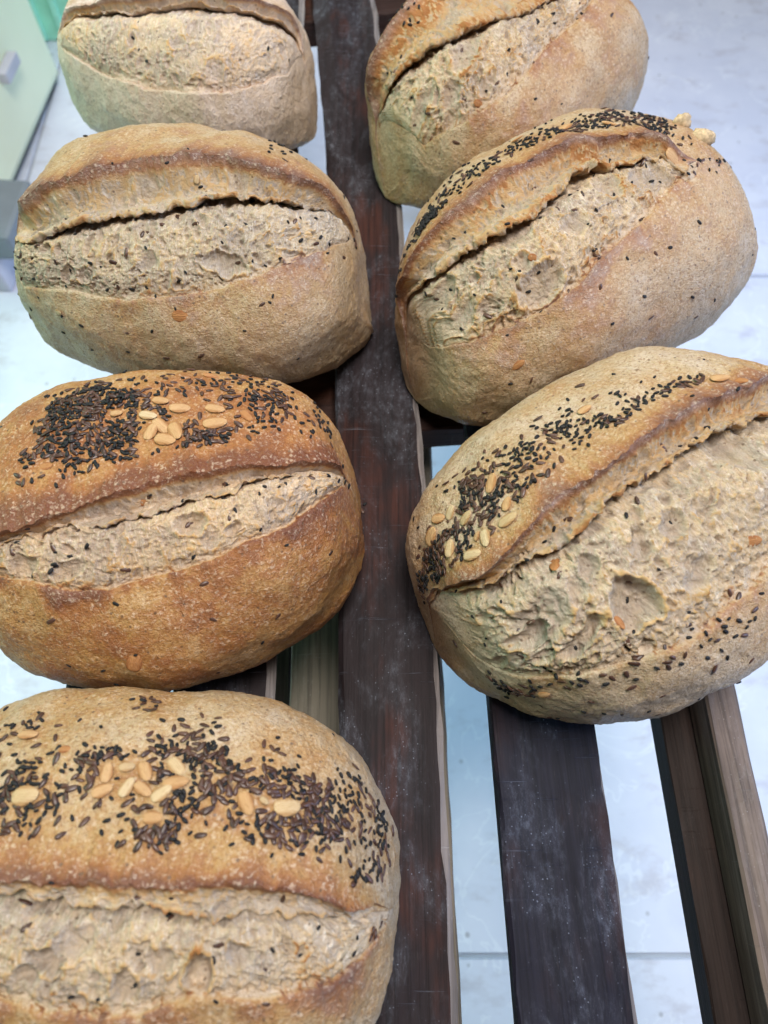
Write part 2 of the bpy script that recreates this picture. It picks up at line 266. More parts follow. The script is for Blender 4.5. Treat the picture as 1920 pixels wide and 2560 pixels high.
# ---------------------------------------------------------------- loaf surface
def loaf_base(pr, u, th):
    """plain loaf in its own frame (x along the loaf, y to its back), before the score opens it"""
    L, W, H, pw, tp, bend, skew = pr
    sw = np.maximum(1 - np.abs(u) ** pw, 0) ** (1 / pw) * (1 + tp * u)
    sh = np.maximum(1 - np.abs(u) ** 3.4, 0) ** (1 / 3.0)
    c, s = np.cos(th), np.sin(th)
    y = W / 2 * sw * np.sign(c) * np.abs(c) ** (2 / 2.25) + bend * L * (u * u - .4)
    Hs = H * sh; zc = .40 * H * (.6 + .4 * sh) * np.minimum(1, sh * 2)
    z = np.where(s >= 0, zc + (Hs - zc) * np.abs(s) ** (2 / 2.25), zc - zc * np.abs(s) ** (2 / 3.2))
    return np.stack([L / 2 * u + skew * y * np.minimum(1, sh * 1.2), y, z], -1)


NU = 372
ROWS_A, ROWS_B, ROWS_C, ROWS_D = 118, 44, 122, 92


def loaf_grid(sp):
    """the torn, displaced loaf as a (rows, columns, 3) grid plus its masks"""
    pr = sp['dim']; L = pr[0]; seed = sp['seed']
    u = np.sin(np.linspace(-1, 1, NU) * np.pi / 2)
    u = u * .6 + np.linspace(-1, 1, NU) * .4
    xs = u * L / 2

    def line(pts):
        a = np.array(sorted(pts)); return np.interp(u, a[:, 0], a[:, 1])
    n1 = lambda f, sd, o=4: fbm(xs * f, 0 * xs + sd * 3.7, 0 * xs, seed + sd, o, .6)
    lip = line(sp['lip']) + .030 * n1(60, 1, 5)
    cre = line(sp['crease']) + .035 * n1(70, 2, 5)
    low = line(sp['low']) + .045 * n1(60, 3, 5)
    ua, ub = sp['gash']
    g = sstep(ua - .02, ua + .14, u) * (1 - sstep(ub - .14, ub + .02, u))
    gw = .12 + .88 * sstep(ua - .04, ua + .05, u) * (1 - sstep(ub - .05, ub + .04, u))
    cre = np.maximum(cre, lip + .05); low = np.maximum(low, cre + .12)
    mid = (lip + low) / 2
    lip = mid + (lip - mid) * gw; low = mid + (low - mid) * gw; cre = np.clip(mid + (cre - mid) * gw, lip + .015, low - .02)
    hfl = .026 * n1(230, 11, 3) * gw * g; hfc = .034 * n1(260, 9, 3) * gw * g      # fine raggedness of the two torn rims
    # rows: back crust, torn ear face, crumb, front crust
    def ease(n, p):
        t = np.linspace(0, 1, n); return t ** p
    ta = np.concatenate([np.linspace(0, .30, 12, endpoint=False), .30 + .70 * np.linspace(0, 1, ROWS_A - 12)])
    td = np.concatenate([.72 * np.linspace(0, 1, ROWS_D - 14), np.linspace(.72, 1, 15)[1:]])
    tb = np.linspace(0, 1, ROWS_B + 1)[1:]; tc = ease(ROWS_C + 1, 1.15)[1:]; td = td[1:]
    seg = np.concatenate([np.zeros(len(ta)), np.ones(len(tb)), np.full(len(tc), 2), np.full(len(td), 3)])
    t = np.concatenate([ta, tb, tc, td])
    R = len(t); T = t[:, None]; SEG = seg[:, None]
    th0, th1 = -np.pi / 2, 1.5 * np.pi
    b_th = np.minimum(tb / .78, 1)[:, None]
    TH = np.concatenate([th0 + (lip - th0)[None] * ta[:, None] + hfl * sstep(.93, 1, ta)[:, None],
                         lip[None] + (cre - lip)[None] * b_th + hfl * np.exp(-b_th / .07) + hfc * sstep(.55, 1, b_th),
                         cre[None] + hfc * np.exp(-tc / .05)[:, None] + (low - cre)[None] * np.maximum(0, (tc - .06) / .94)[:, None],
                         low[None] + (th1 - low)[None] * td[:, None]], 0)
    UU = np.broadcast_to(u[None], TH.shape)
    P = loaf_base(pr, UU, TH)
    e = 1e-3
    du = loaf_base(pr, np.clip(UU + e, -.9995, .9995), TH) - loaf_base(pr, np.clip(UU - e, -.9995, .9995), TH)
    dt = loaf_base(pr, np.clip(UU, -.998, .998), TH + e) - loaf_base(pr, np.clip(UU, -.998, .998), TH - e)
    tl = np.linalg.norm(dt, axis=-1, keepdims=True)
    tang = dt / np.maximum(tl, 1e-9)
    N = np.cross(dt, du); N /= np.maximum(np.linalg.norm(N, axis=-1, keepdims=True), 1e-9)
    ctr = np.array([0, 0, pr[2] * .35]); flip = np.sum(N * (P - ctr), -1, keepdims=True) < 0
    N = np.where(flip, -N, N)
    # arc length measured from the lip row
    ds = np.zeros(TH.shape); ds[1:] = np.abs(TH[1:] - TH[:-1]) * tl[1:, :, 0] / (2 * e)
    S = np.cumsum(ds, 0); il = len(ta) - 1
    S = S - S[il:il + 1]
    ic = il + len(tb); io = ic + len(tc)
    X = np.broadcast_to(xs[None], TH.shape)
    G = np.broadcast_to(g[None], TH.shape)
    mm = .001
    ear, fwd, dep, bul, stp = [v * mm for v in sp['amp']]
    earv = ear * (1 + .45 * n1(35, 5)); depv = dep * (1 + .4 * n1(60, 6)); bulv = bul * (1 + .5 * n1(25, 7))
    dn = np.zeros(TH.shape); dtg = np.zeros(TH.shape)
    iA = slice(0, il + 1); iB = slice(il + 1, ic + 1); iC = slice(ic + 1, io + 1); iD = slice(io + 1, R)
    d = -S[iA]
    dn[iA] = earv * g * np.exp(-np.maximum(d, 0) / .013)
    dtg[iA] = fwd * g * np.exp(-np.maximum(d, 0) / .007)
    b = tb[:, None]
    hang = earv * (1 - b * .8) - sp.get('cave', 8.) * mm * np.sin(np.pi * np.clip(b / .70, 0, 1)) ** 1.3
    plunge = sstep(.74, 1, b)
    dn[iB] = (hang * (1 - plunge) - depv * plunge) * g
    dtg[iB] = (fwd * (1 - .35 * b) - (fwd * .65 + .004) * plunge) * g
    c = tc[:, None]
    rw = np.clip(.28 * (1 + .7 * n1(45, 8)), .08, .4)
    rise = sstep(.02, rw[None], c)
    dome = np.sin(np.pi * np.clip(c, 0, 1) ** .75)
    low_t = stp * .6
    dn[iC] = (-depv * (1 - rise) + bulv * dome * rise - .0016 * sstep(.8, 1, c)) * g
    dtg[iC] = -(.004 - .004 * rise) * g * (1 - rise)
    dD = S[iD] - S[io:io + 1]
    dn[iD] = stp * g * np.exp(-dD / .006) * sstep(0, .0012, dD) - .0016 * g * (1 - sstep(0, .0012, dD))
    dtg[iD] = -.0022 * g * np.exp(-dD / .003) * sstep(0, .0012, dD)
    for bu, bt, amt, su, st in sp.get('bulges', ()):
        dn += amt * mm * np.exp(-((UU - bu) / su) ** 2 - ((TH - bt) / st) ** 2)
    P0 = P
    x, y, z = P[..., 0], P[..., 1], P[..., 2]
    # whole-loaf unevenness and skin wrinkles
    dn += .0046 * fbm(x * 24, y * 22, z * 22, seed + 20, 2)
    skin = .0014 * fbm(x * 70, y * 70, z * 70, seed + 22, 4) + .0006 * fbm(x * 330, y * 330, z * 330, seed + 25, 3, .6)
    # torn zones
    w = np.zeros(TH.shape)
    w[iB] = sstep(0, .16, b) * (1 - sstep(.93, 1, b)) * .9
    w[iC] = sstep(0, .1, c) * (1 - sstep(.93, 1, c))
    w *= G
    crumb = np.zeros(TH.shape); crumb[iB] = sstep(.02, .16, b); crumb[iC] = 1
    edge_n = fbm(X * 130, S * 60, 0 * X + 4, seed + 90, 4, .6)
    soft = np.zeros(TH.shape); soft[iC] = (1 - c) * (S[io:io + 1] - S[ic:ic + 1])      # metres above the front lip
    blend = sp.get('blend', .004) * (1 + .8 * n1(28, 12, 3))[None]
    crumb[iC] *= sstep(-.3, 1.0, soft[iC] / np.maximum(blend, .0006) + .8 * edge_n[iC])
    crumb *= sstep(.15, .9, G + .35 * edge_n)
    wall = np.zeros(TH.shape); wall[iB] = 1 - sstep(.8, 1, b)
    wx, wy = X + .004 * fbm(X * 90, S * 90, 0 * X, seed + 30, 3), S + .004 * fbm(X * 90, S * 90, 0 * X + 5, seed + 31, 3)
    lump = fbm(X * 75, S * 75, 0 * X, seed + 33, 4, .55)
    fib = fbm(wx * 560, wy * 105, 0 * X, seed + 36, 3, .6)
    lay = fbm(X * 130, S * 560, 0 * X, seed + 39, 3)
    rid = 1 - np.abs(fbm(wx * 120, wy * 120, 0 * X, seed + 42, 3, .55)) * 2.2
    rid = np.clip(rid, 0, 1) ** 3
    hgt = np.zeros(TH.shape); rim = np.zeros(TH.shape); pit = np.zeros(TH.shape)
    for cell, prob, dp, sd in sp.get('pores', ((.014, .16, .0022, 1), (.0066, .34, .0021, 2), (.0034, .55, .0013, 3), (.0021, .55, .0008, 4))):
        dd, ri = worley2(wx / cell + 3.3 * sd, wy / cell * .85, seed + 50 + sd)
        pt, rm = crater(dd, ri, prob, .22, .52)
        hgt += dp * (pt + .30 * rm); rim = np.maximum(rim, rm * min(1, dp / .0022)); pit = np.minimum(pit, pt)
    for (bx, bs, rx, ry, dp) in sp.get('bubbles', ()):
        wob = 1 + .26 * fbm(X * 170, S * 170, 0 * X, seed + 61, 3, .6)
        brk = .15 + .85 * sstep(-.35, .45, fbm(X * 70 + bx * 900, S * 70, 0 * X, seed + 63, 3))
        q = np.hypot((X - bx) / rx, (S - bs) / ry) * wob
        hgt = hgt * np.where(q < 1.1, .3, 1) + dp * mm * (np.where(q < 1, -(1 - q ** 3), 0) + .34 * brk * np.exp(-((q - 1.06) / .13) ** 2))
        rim = np.maximum(rim, brk * np.exp(-((q - 1.06) / .13) ** 2)); pit = np.minimum(pit, np.where(q < 1, -(1 - q * q), 0))
    neck = np.zeros(TH.shape); neck[iC] = 1 - sstep(.0, .45, c)
    tear = .0009 * lump + .0010 * (rid - .3) + hgt + .0012 * fib * (.5 + .9 * neck) + .0008 * fbm(X * 760, S * 760, 0 * X, seed + 70, 3, .7)
    rag = np.zeros(TH.shape); rag[iB] = sstep(.45, .72, b) * (1 - sstep(.78, .9, b))
    face = -.0003 * fib + .0011 * rag * fbm(X * 260, S * 120, 0 * X + 2, seed + 75, 3, .6) + .0028 * lump + .0014 * lay + 1.25 * hgt + .0004 * fib
    rough = sp.get('rough', 1.)
    dn += w * rough * np.where(SEG == 1, face, tear) + (1 - w) * skin
    dtg += w * rough * .0012 * fbm(X * 200, S * 200, 0 * X + 9, seed + 73, 3)
    # ragged fringe on the ear's lower rim
    dtg += G * rag * .0028 * (fbm(X * 95, 0 * X, 0 * X + 6, seed + 77, 5, .72) + .2)
    P = P0 + N * dn[..., None] + tang * dtg[..., None]
    P[..., 2] = np.maximum(P[..., 2], 0)
    # masks
    hi = fbm(X * 55, S * 55, 0 * X + 3, seed + 80, 4, .6)
    toast = np.zeros(TH.shape)
    tA, tD = sp['toast']                                       # how dark the back and the front crust are baked
    zz = np.clip(P0[..., 2] / pr[2], 0, 1)
    toast[iA] = tA * (.55 + .5 * zz[iA]) + sp.get('edge', 1) * g * (.75 * np.exp(-np.maximum(-S[iA], 0) / .0045) + sp.get('halo', .2) * np.exp(-np.maximum(-S[iA], 0) / .014) * sstep(-.6, .6, hi[iA]))
    toast[iD] = tD * (.6 + .4 * zz[iD]) + sp.get('edge', 1) * g * (.55 * np.exp(-dD / .004) * sstep(-.45, .35, hi[iD]) + .3 * np.exp(-dD / .016) * sstep(-.4, .6, hi[iD])) + .18 * (1 - sstep(.1, .45, zz[iD]))
    toast += .36 * hi * (1 - crumb)
    tt = .75 * sstep(.35, .9, rim + .35 * hi) + .75 * sstep(.45, .9, rid * (.75 + .6 * hi)) + .42 * sstep(-.25, .6, hi)
    tb_ = np.zeros(TH.shape)
    wt = sp.get('wtoast', .5)
    tb_[iB] = 1.25 * (1 - sstep(.03, .16, b)) + .75 * wt * (1 - .5 * sstep(.1, .6, b)) + .5 * sstep(.55, .74, b) * (1 - sstep(.78, .86, b))
    tc_ = np.zeros(TH.shape); tc_[iC] = sstep(.10, .45, c) * .85 + .5 * sstep(.86, 1, c)
    toast = np.where(SEG == 1, tb_ * (.5 + .6 * sstep(-.5, .6, hi + .5 * lump)), toast)
    toast = np.where(SEG == 2, tc_ * tt * sp.get('ctoast', 1), toast)
    toast = toast * (1 - .65 * sstep(.15, .45, -pit) * crumb)
    relief = np.clip(.5 + np.where(SEG == 1, face - .0015, tear - .0008 * neck) / .0046, 0, 1)
    flour = np.clip(sp.get('flour', 0) * (.6 + .9 * hi), 0, 1) * np.where(SEG == 0, .45 if sp.get('flour', 0) < .6 else 1., 1.)
    return dict(P=P, crumb=crumb, toast=np.clip(toast, 0, 1.4), flour=flour, relief=relief, surf=np.where((SEG == 1)[..., None], np.stack([wy * .8, wx * 1.6, 0 * X], -1), np.stack([wx, wy, 0 * X], -1)), S=S, X=X, il=il, ic=ic, io=io, R=R, u=u)


def grid_normals(P):
    du = np.gradient(P, axis=1); dv = np.gradient(P, axis=0)
    N = np.cross(dv, du); N /= np.maximum(np.linalg.norm(N, axis=-1, keepdims=True), 1e-12)
    c = P.mean((0, 1)); s = np.sign(np.sum(N * (P - c), -1, keepdims=True).mean())
    return N * s


def at(gr, A, c, r):
    """bilinear sample of a grid array at column / row fractions"""
    R, C = A.shape[:2]
    fc = np.clip(c, 0, 1) * (C - 1); fr = np.clip(r, 0, 1) * (R - 1)
    i, j = min(int(fr), R - 2), min(int(fc), C - 2); a, b = fr - i, fc - j
    return A[i, j] * (1 - a) * (1 - b) + A[i + 1, j] * a * (1 - b) + A[i, j + 1] * (1 - a) * b + A[i + 1, j + 1] * a * b
# ---------------------------------------------------------------- helpers
COL = scene.collection


def tag(o, label=None, cat=None, group=None, kind=None):
    if label: o['label'] = label
    if cat: o['category'] = cat
    if group: o['group'] = group
    if kind: o['kind'] = kind
    return o


def empty(name, loc=(0, 0, 0), rz=0):
    o = bpy.data.objects.new(name, None); COL.objects.link(o)
    o.location = loc; o.rotation_euler = (0, 0, rz); o.empty_display_size = .05
    return o


def link(name, mesh, mat=None, parent=None):
    o = bpy.data.objects.new(name, mesh); COL.objects.link(o)
    if mat is not None and not mesh.materials: mesh.materials.append(mat)
    if parent is not None: o.parent = parent
    return o


def smooth(me):
    me.polygons.foreach_set('use_smooth', np.ones(len(me.polygons), bool)); me.update()


class NT:
    """short hand for building a node material"""
    def __init__(s, name):
        s.mat = bpy.data.materials.new(name); s.mat.use_nodes = True
        s.t = s.mat.node_tree; s.bsdf = s.t.nodes['Principled BSDF']

    def n(s, typ, ins=None, **props):
        nd = s.t.nodes.new(typ)
        for k, v in props.items(): setattr(nd, k, v)
        for k, v in (ins or {}).items(): s.put(nd.inputs[k], v)
        return nd

    def put(s, sock, v):
        if isinstance(v, bpy.types.NodeSocket): s.t.links.new(v, sock)
        elif hasattr(v, 'outputs'): s.t.links.new(v.outputs[0], sock)
        elif isinstance(v, (tuple, list)) and len(v) == 3 and sock.type == 'RGBA': sock.default_value = (*v, 1)
        else: sock.default_value = v

    def math(s, op, a, b=0., c=0., clamp=False):
        nd = s.n('ShaderNodeMath', operation=op, use_clamp=clamp)
        s.put(nd.inputs[0], a); s.put(nd.inputs[1], b)
        if op in ('MULTIPLY_ADD', 'COMPARE', 'SMOOTH_MIN'): s.put(nd.inputs[2], c)
        return nd.outputs[0]

    def noise(s, vec, scale, detail=4, rough=.55, dist=0.):
        return s.n('ShaderNodeTexNoise', {'Vector': vec, 'Scale': scale, 'Detail': detail, 'Roughness': rough, 'Distortion': dist}).outputs[0]

    def voro(s, vec, scale, out='Distance', feature='F1', rnd=1.):
        return s.n('ShaderNodeTexVoronoi', {'Vector': vec, 'Scale': scale, 'Randomness': rnd}, feature=feature).outputs[out]

    def voro2(s, vec, scale, ch):
        nd = s.n('ShaderNodeTexVoronoi', {'Vector': vec, 'Scale': scale})
        return nd.outputs['Distance'], s.n('ShaderNodeSeparateColor', {0: nd.outputs['Color']}).outputs[ch]

    def step(s, x, a, b, lo=0., hi=1.):
        return s.n('ShaderNodeMapRange', {0: x, 1: a, 2: b, 3: lo, 4: hi}, interpolation_type='SMOOTHSTEP').outputs[0]

    def mix(s, f, a, b, blend='MIX'):
        nd = s.n('ShaderNodeMix', data_type='RGBA', blend_type=blend)
        s.put(nd.inputs[0], f); s.put(nd.inputs[6], a); s.put(nd.inputs[7], b)
        return nd.outputs[2]

    def ramp(s, f, stops):
        nd = s.n('ShaderNodeValToRGB', {0: f}); cr = nd.color_ramp
        while len(cr.elements) > 1: cr.elements.remove(cr.elements[-1])
        for i, (p, c) in enumerate(stops):
            e = cr.elements[0] if i == 0 else cr.elements.new(p)
            e.position = p; e.color = (*c, 1)
        return nd.outputs[0]

    def attr(s, name): return s.n('ShaderNodeAttribute', attribute_name=name).outputs['Fac']

    def obj(s): return s.n('ShaderNodeTexCoord').outputs['Object']

    def scale(s, vec, v): return s.n('ShaderNodeMapping', {'Vector': vec, 'Scale': v}).outputs[0]

    def bump(s, h, dist, strength=1., normal=None):
        nd = s.n('ShaderNodeBump', {'Height': h, 'Distance': dist, 'Strength': strength})
        if normal is not None: s.put(nd.inputs['Normal'], normal)
        return nd.outputs[0]

    def done(s, col, rough=.6, normal=None, spec=.5):
        s.put(s.bsdf.inputs['Base Color'], col); s.put(s.bsdf.inputs['Roughness'], rough)
        s.put(s.bsdf.inputs['Specular IOR Level'], spec)
        if normal is not None: s.put(s.bsdf.inputs['Normal'], normal)
        return s.mat


# ---------------------------------------------------------------- materials
def bread_material(name, shift, tint):
    m = NT(name)
    p = m.n('ShaderNodeMapping', {'Vector': m.obj(), 'Location': (shift, shift * .7, 0)}).outputs[0]
    crumb, toast, flour, relief = m.attr('crumb'), m.attr('toast'), m.attr('flour'), m.attr('relief')
    n_big = m.noise(p, 38, 3); n_mid = m.noise(p, 150, 3, .6); n_fine = m.noise(p, 900, 3, .65)
    # crust
    tv = m.math('ADD', toast, m.math('MULTIPLY', m.math('SUBTRACT', n_mid, .5), .50))
    tv = m.math('ADD', tv, m.math('MULTIPLY', m.math('SUBTRACT', n_big, .5), .35))
    tv = m.math('ADD', tv, m.math('MULTIPLY', m.math('SUBTRACT', n_fine, .5), .40), clamp=True)
    crust = m.ramp(tv, [(0, (.585, .455, .325)), (.25, (.51, .355, .20)), (.45, (.45, .250, .085)), (.68, (.335, .13, .033)), (1, (.155, .043, .013))])
    mott = m.noise(p, 560, 3, .72, .6)
    gate = m.step(n_mid, .36, .60, .35, 1.)
    bl, br = m.voro2(p, 380, 0)
    dots = m.math('MULTIPLY', m.math('MULTIPLY', m.step(bl, .42, .20), m.step(br, .45, .65)), m.step(n_big, .44, .58))
    spots = m.math('MAXIMUM', m.math('MULTIPLY', m.step(mott, .52, .66), gate), m.math('MULTIPLY', dots, .8))
    crust = m.mix(m.math('MULTIPLY', spots, .58), crust, (.72, .575, .43))
    crust = m.mix(m.step(mott, .48, .36, 0., .60), crust, (.235, .095, .028))
    bran, brr = m.voro2(p, 330, 2)
    fleck = m.math('MULTIPLY', m.step(bran, .30, .16), m.step(brr, .80, .85))
    crust = m.mix(m.math('MULTIPLY', fleck, .75), crust, (.12, .07, .04))
    crust = m.mix(m.math('MULTIPLY', flour, m.step(n_mid, .30, .72, .25, .95)), crust, (.76, .665, .585))
    # crumb: strands run from the tear to the front lip
    sv = m.n('ShaderNodeAttribute', attribute_name='surf').outputs['Vector']
    strand = m.noise(m.scale(sv, (950, 240, 1)), 1, 4, .7, 1.0)
    cn = m.noise(p, 110, 4, .65); cf = m.noise(p, 1500, 2, .6)
    cm = m.noise(m.scale(p, (1, .45, 1)), 380, 4, .7)
    cr = m.mix(m.step(m.math('ADD', cn, m.math('MULTIPLY', m.math('SUBTRACT', n_big, .5), .8)), .36, .64), (.49, .39, .30), (.64, .485, .315))
    cr = m.mix(m.step(cm, .48, .64, 0., .5), cr, (.70, .59, .47))
    cr = m.mix(m.step(strand, .52, .64, 0., .65), cr, (.82, .715, .58))
    cr = m.mix(m.step(strand, .44, .33, 0., .50), cr, (.36, .25, .165))
    cr = m.mix(m.step(cf, .52, .72, 0., .45), cr, (.30, .215, .15))
    cr = m.mix(m.step(relief, .42, .15, 0., .45), cr, (.40, .325, .27))
    cr = m.mix(m.step(m.math('ADD', relief, m.math('MULTIPLY', m.math('SUBTRACT', cm, .5), .6)), .54, .80, 0., .75), cr, (.66, .41, .17))
    tc = m.math('ADD', toast, m.math('MULTIPLY', m.math('SUBTRACT', cm, .5), .8), clamp=True)
    cr = m.mix(m.step(tc, .22, .62, 0., .80), cr, (.56, .345, .15))
    cr = m.mix(m.step(tc, .62, 1.0, 0., .85), cr, (.38, .15, .045))
    cr = m.mix(m.math('MULTIPLY', fleck, .7), cr, (.16, .10, .065))
    col = m.mix(crumb, crust, cr)
    col = m.mix(1., col, tint, 'MULTIPLY')
    # relief below the mesh's own
    hb = m.math('ADD', m.math('MULTIPLY', mott, .9), m.math('MULTIPLY', n_fine, .8))
    hb = m.math('ADD', hb, m.math('MULTIPLY', n_mid, .6))
    hc = m.math('ADD', m.math('MULTIPLY', m.noise(p, 700, 4, .7), .7), m.math('MULTIPLY', strand, .9))
    hh = m.n('ShaderNodeMix', {0: crumb, 2: hb, 3: hc}).outputs[0]
    nrm = m.bump(hh, m.n('ShaderNodeMix', {0: crumb, 2: .0012, 3: .0016}).outputs[0], .9)
    m.put(m.bsdf.inputs['Subsurface Weight'], m.math('MULTIPLY', crumb, .15))
    m.put(m.bsdf.inputs['Subsurface Radius'], (1., .6, .35)); m.put(m.bsdf.inputs['Subsurface Scale'], .0012)
    rough = m.n('ShaderNodeMix', {0: crumb, 2: .36, 3: .85}).outputs[0]
    rough = m.math('ADD', rough, m.math('MULTIPLY', n_mid, .15))
    m.done(col, rough, nrm, m.n('ShaderNodeMix', {0: crumb, 2: .45, 3: .18}).outputs[0])
    return m.mat


def seed_material(name, c0, c1, rough, spec=.5, bump=0.):
    m = NT(name)
    r = m.n('ShaderNodeObjectInfo').outputs['Random']
    n = m.noise(m.obj(), 900, 3)
    f = m.math('ADD', m.math('MULTIPLY', r, .75), m.math('MULTIPLY', n, .35), clamp=True)
    nrm = m.bump(m.noise(m.obj(), 1600, 3), .0003, bump) if bump else None
    return m.done(m.mix(f, c0, c1), rough, nrm, spec)


def wood_material(name, dark, red, dust, pale, dust_amt, scratch, seed):
    """old stained board, long axis y: grain, worn red patches, cross scratches and flour dust"""
    m = NT(name)
    p = m.n('ShaderNodeMapping', {'Vector': m.obj(), 'Location': (seed * .37, seed * .71, 0)}).outputs[0]
    grain = m.noise(m.scale(p, (340, 9, 340)), 1, 6, .65, .4)
    patch = m.noise(m.scale(p, (26, 9, 26)), 1, 4, .6)
    fine = m.noise(m.scale(p, (900, 120, 900)), 1, 3, .6)
    col = m.mix(m.step(patch, .50, .68), dark, red)
    col = m.mix(m.step(grain, .40, .68, 0., .75), col, tuple(c * .35 for c in dark))
    col = m.mix(m.step(fine, .60, .80, 0., .22), col, pale)
    # cross scratches
    sc = m.noise(m.scale(p, (15, 360, 15)), 1, 5, .7, .25)
    sm = m.noise(m.scale(p, (22, 16, 22)), 1, 3)
    scr = m.math('MULTIPLY', m.step(sc, .60, .68), m.step(sm, .44, .60))
    col = m.mix(m.math('MULTIPLY', scr, scratch), col, dust)
    # flour: smeared clouds that break up into specks
    dp = m.noise(m.scale(p, (34, 15, 34)), 1, 6, .68, .8)
    ds = m.noise(p, 1100, 3, .75); ds2 = m.noise(m.scale(p, (1, .45, 1)), 300, 5, .72)
    cl = m.step(dp, .44, .76)
    du = m.math('MULTIPLY', cl, m.math('ADD', m.step(ds2, .44, .74, .12, .75), m.step(ds, .56, .72, 0., .4)), clamp=True)
    dv, dr = m.voro2(p, 520, 0)
    dot = m.math('MULTIPLY', m.math('MULTIPLY', m.step(dv, .26, .10), m.step(dr, .62, .72)), m.step(dp, .44, .62))
    du = m.math('MAXIMUM', m.math('MULTIPLY', du, dust_amt), m.math('MULTIPLY', dot, dust_amt))
    col = m.mix(du, col, dust)
    nrm = m.bump(m.math('ADD', grain, m.math('MULTIPLY', scr, -.6)), .0006, .6)
    rough = m.math('ADD', .55, m.math('MULTIPLY', du, .4))
    return m.done(col, rough, nrm, .10)


M_SLAT = wood_material('stained_slat_wood', (.021, .014, .015), (.052, .018, .013), (.33, .35, .41), (.10, .075, .07), .50, .24, 1)
M_SLAT2 = wood_material('stained_slat_wood_bluish', (.016, .015, .024), (.034, .017, .018), (.30, .33, .43), (.09, .075, .075), .52, .12, 4)
M_BAR = wood_material('crossbar_wood', (.040, .020, .016), (.085, .035, .022), (.30, .27, .25), (.20, .14, .11), .12, .1, 7)
M_BEAM = wood_material('weathered_beam_wood', (.17, .14, .105), (.23, .175, .135), (.45, .43, .40), (.33, .28, .23), .30, .2, 9)
M_RAIL = wood_material('greyed_rail_wood', (.15, .112, .095), (.22, .165, .14), (.42, .39, .38), (.34, .28, .25), .45, .15, 12)
M_DARKRAIL = wood_material('dark_rail_wood', (.028, .018, .015), (.046, .025, .019), (.16, .14, .14), (.09, .06, .05), .20, .1, 15)
M_EDGE = wood_material('worn_pale_edge', (.20, .17, .16), (.26, .21, .19), (.42, .41, .42), (.30, .27, .26), .5, .2, 18)

M_FLAX = seed_material('flax_seed_coat', (.034, .017, .012), (.105, .048, .030), .36, .45)
M_BLACK = seed_material('black_seed_coat', (.006, .006, .007), (.016, .014, .014), .55, .3, .5)
def pale_material(name, c0, c1, rim):
    m = NT(name)
    o = m.obj(); y = m.math('ABSOLUTE', m.n('ShaderNodeSeparateXYZ', {0: o}).outputs[1])
    r = m.n('ShaderNodeObjectInfo').outputs['Random']
    n = m.noise(o, 5, 4, .65)
    f = m.math('ADD', m.math('MULTIPLY', r, .6), m.math('MULTIPLY', n, .5), clamp=True)
    col = m.mix(f, c0, c1)
    col = m.mix(m.step(m.math('ADD', y, m.math('MULTIPLY', n, .08)), .15, .30, 0., .8), col, rim)
    col = m.mix(m.step(m.noise(o, 16, 3), .62, .75, 0., .35), col, rim)
    col = m.mix(m.step(m.noise(m.scale(o, (2.2, 26, 2)), 1, 3), .55, .70, 0., .45), col, rim)
    return m.done(col, .55, m.bump(m.noise(m.scale(o, (3, 18, 3)), 1, 4), .0016, .7), .15)


PALES = [pale_material('pale_seed_coat', (.54, .36, .18), (.70, .53, .32), (.40, .21, .08)),
         pale_material('tan_seed_coat', (.52, .29, .125), (.62, .38, .19), (.36, .16, .055)),
         pale_material('orange_seed_coat', (.42, .18, .065), (.52, .25, .10), (.30, .11, .04))]


def tile_material():
    m = NT('white_glazed_tile')
    p = m.n('ShaderNodeTexCoord').outputs['Object']
    p = m.n('ShaderNodeVectorMath', {0: p, 1: m.n('ShaderNodeObjectInfo').outputs['Location']}, operation='ADD').outputs[0]
    cloud = m.noise(p, 9, 5, .6)
    vein = m.math('ABSOLUTE', m.math('SUBTRACT', m.noise(p, 7, 4, .55, 1.2), .5))
    smear = m.noise(m.scale(p, (16, 30, 16)), 1, 5, .65)
    col = m.mix(m.step(cloud, .35, .7), (.66, .68, .79), (.74, .755, .85))
    col = m.mix(m.step(vein, .010, .002, 0., .4), col, (.88, .90, .95))
    col = m.mix(m.step(smear, .52, .72, 0., .65), col, (.50, .48, .54))
    dv, dr = m.voro2(p, 46, 0)
    dots = m.math('MULTIPLY', m.step(dv, .16, .07), m.math('MULTIPLY', m.step(dr, .60, .66), m.step(cloud, .42, .52)))
    col = m.mix(m.math('MULTIPLY', dots, .6), col, (.22, .21, .22))
    return m.done(col, m.math('ADD', .22, m.math('MULTIPLY', smear, .25)), None, .5)


def plain(name, c, rough=.5, var=.08, scale=20, spec=.4):
    m = NT(name)
    n = m.noise(m.obj(), scale, 4)
    col = m.mix(m.step(n, .3, .7), tuple(v * (1 - var) for v in c), tuple(min(1, v * (1 + var)) for v in c))
    return m.done(col, rough, None, spec)


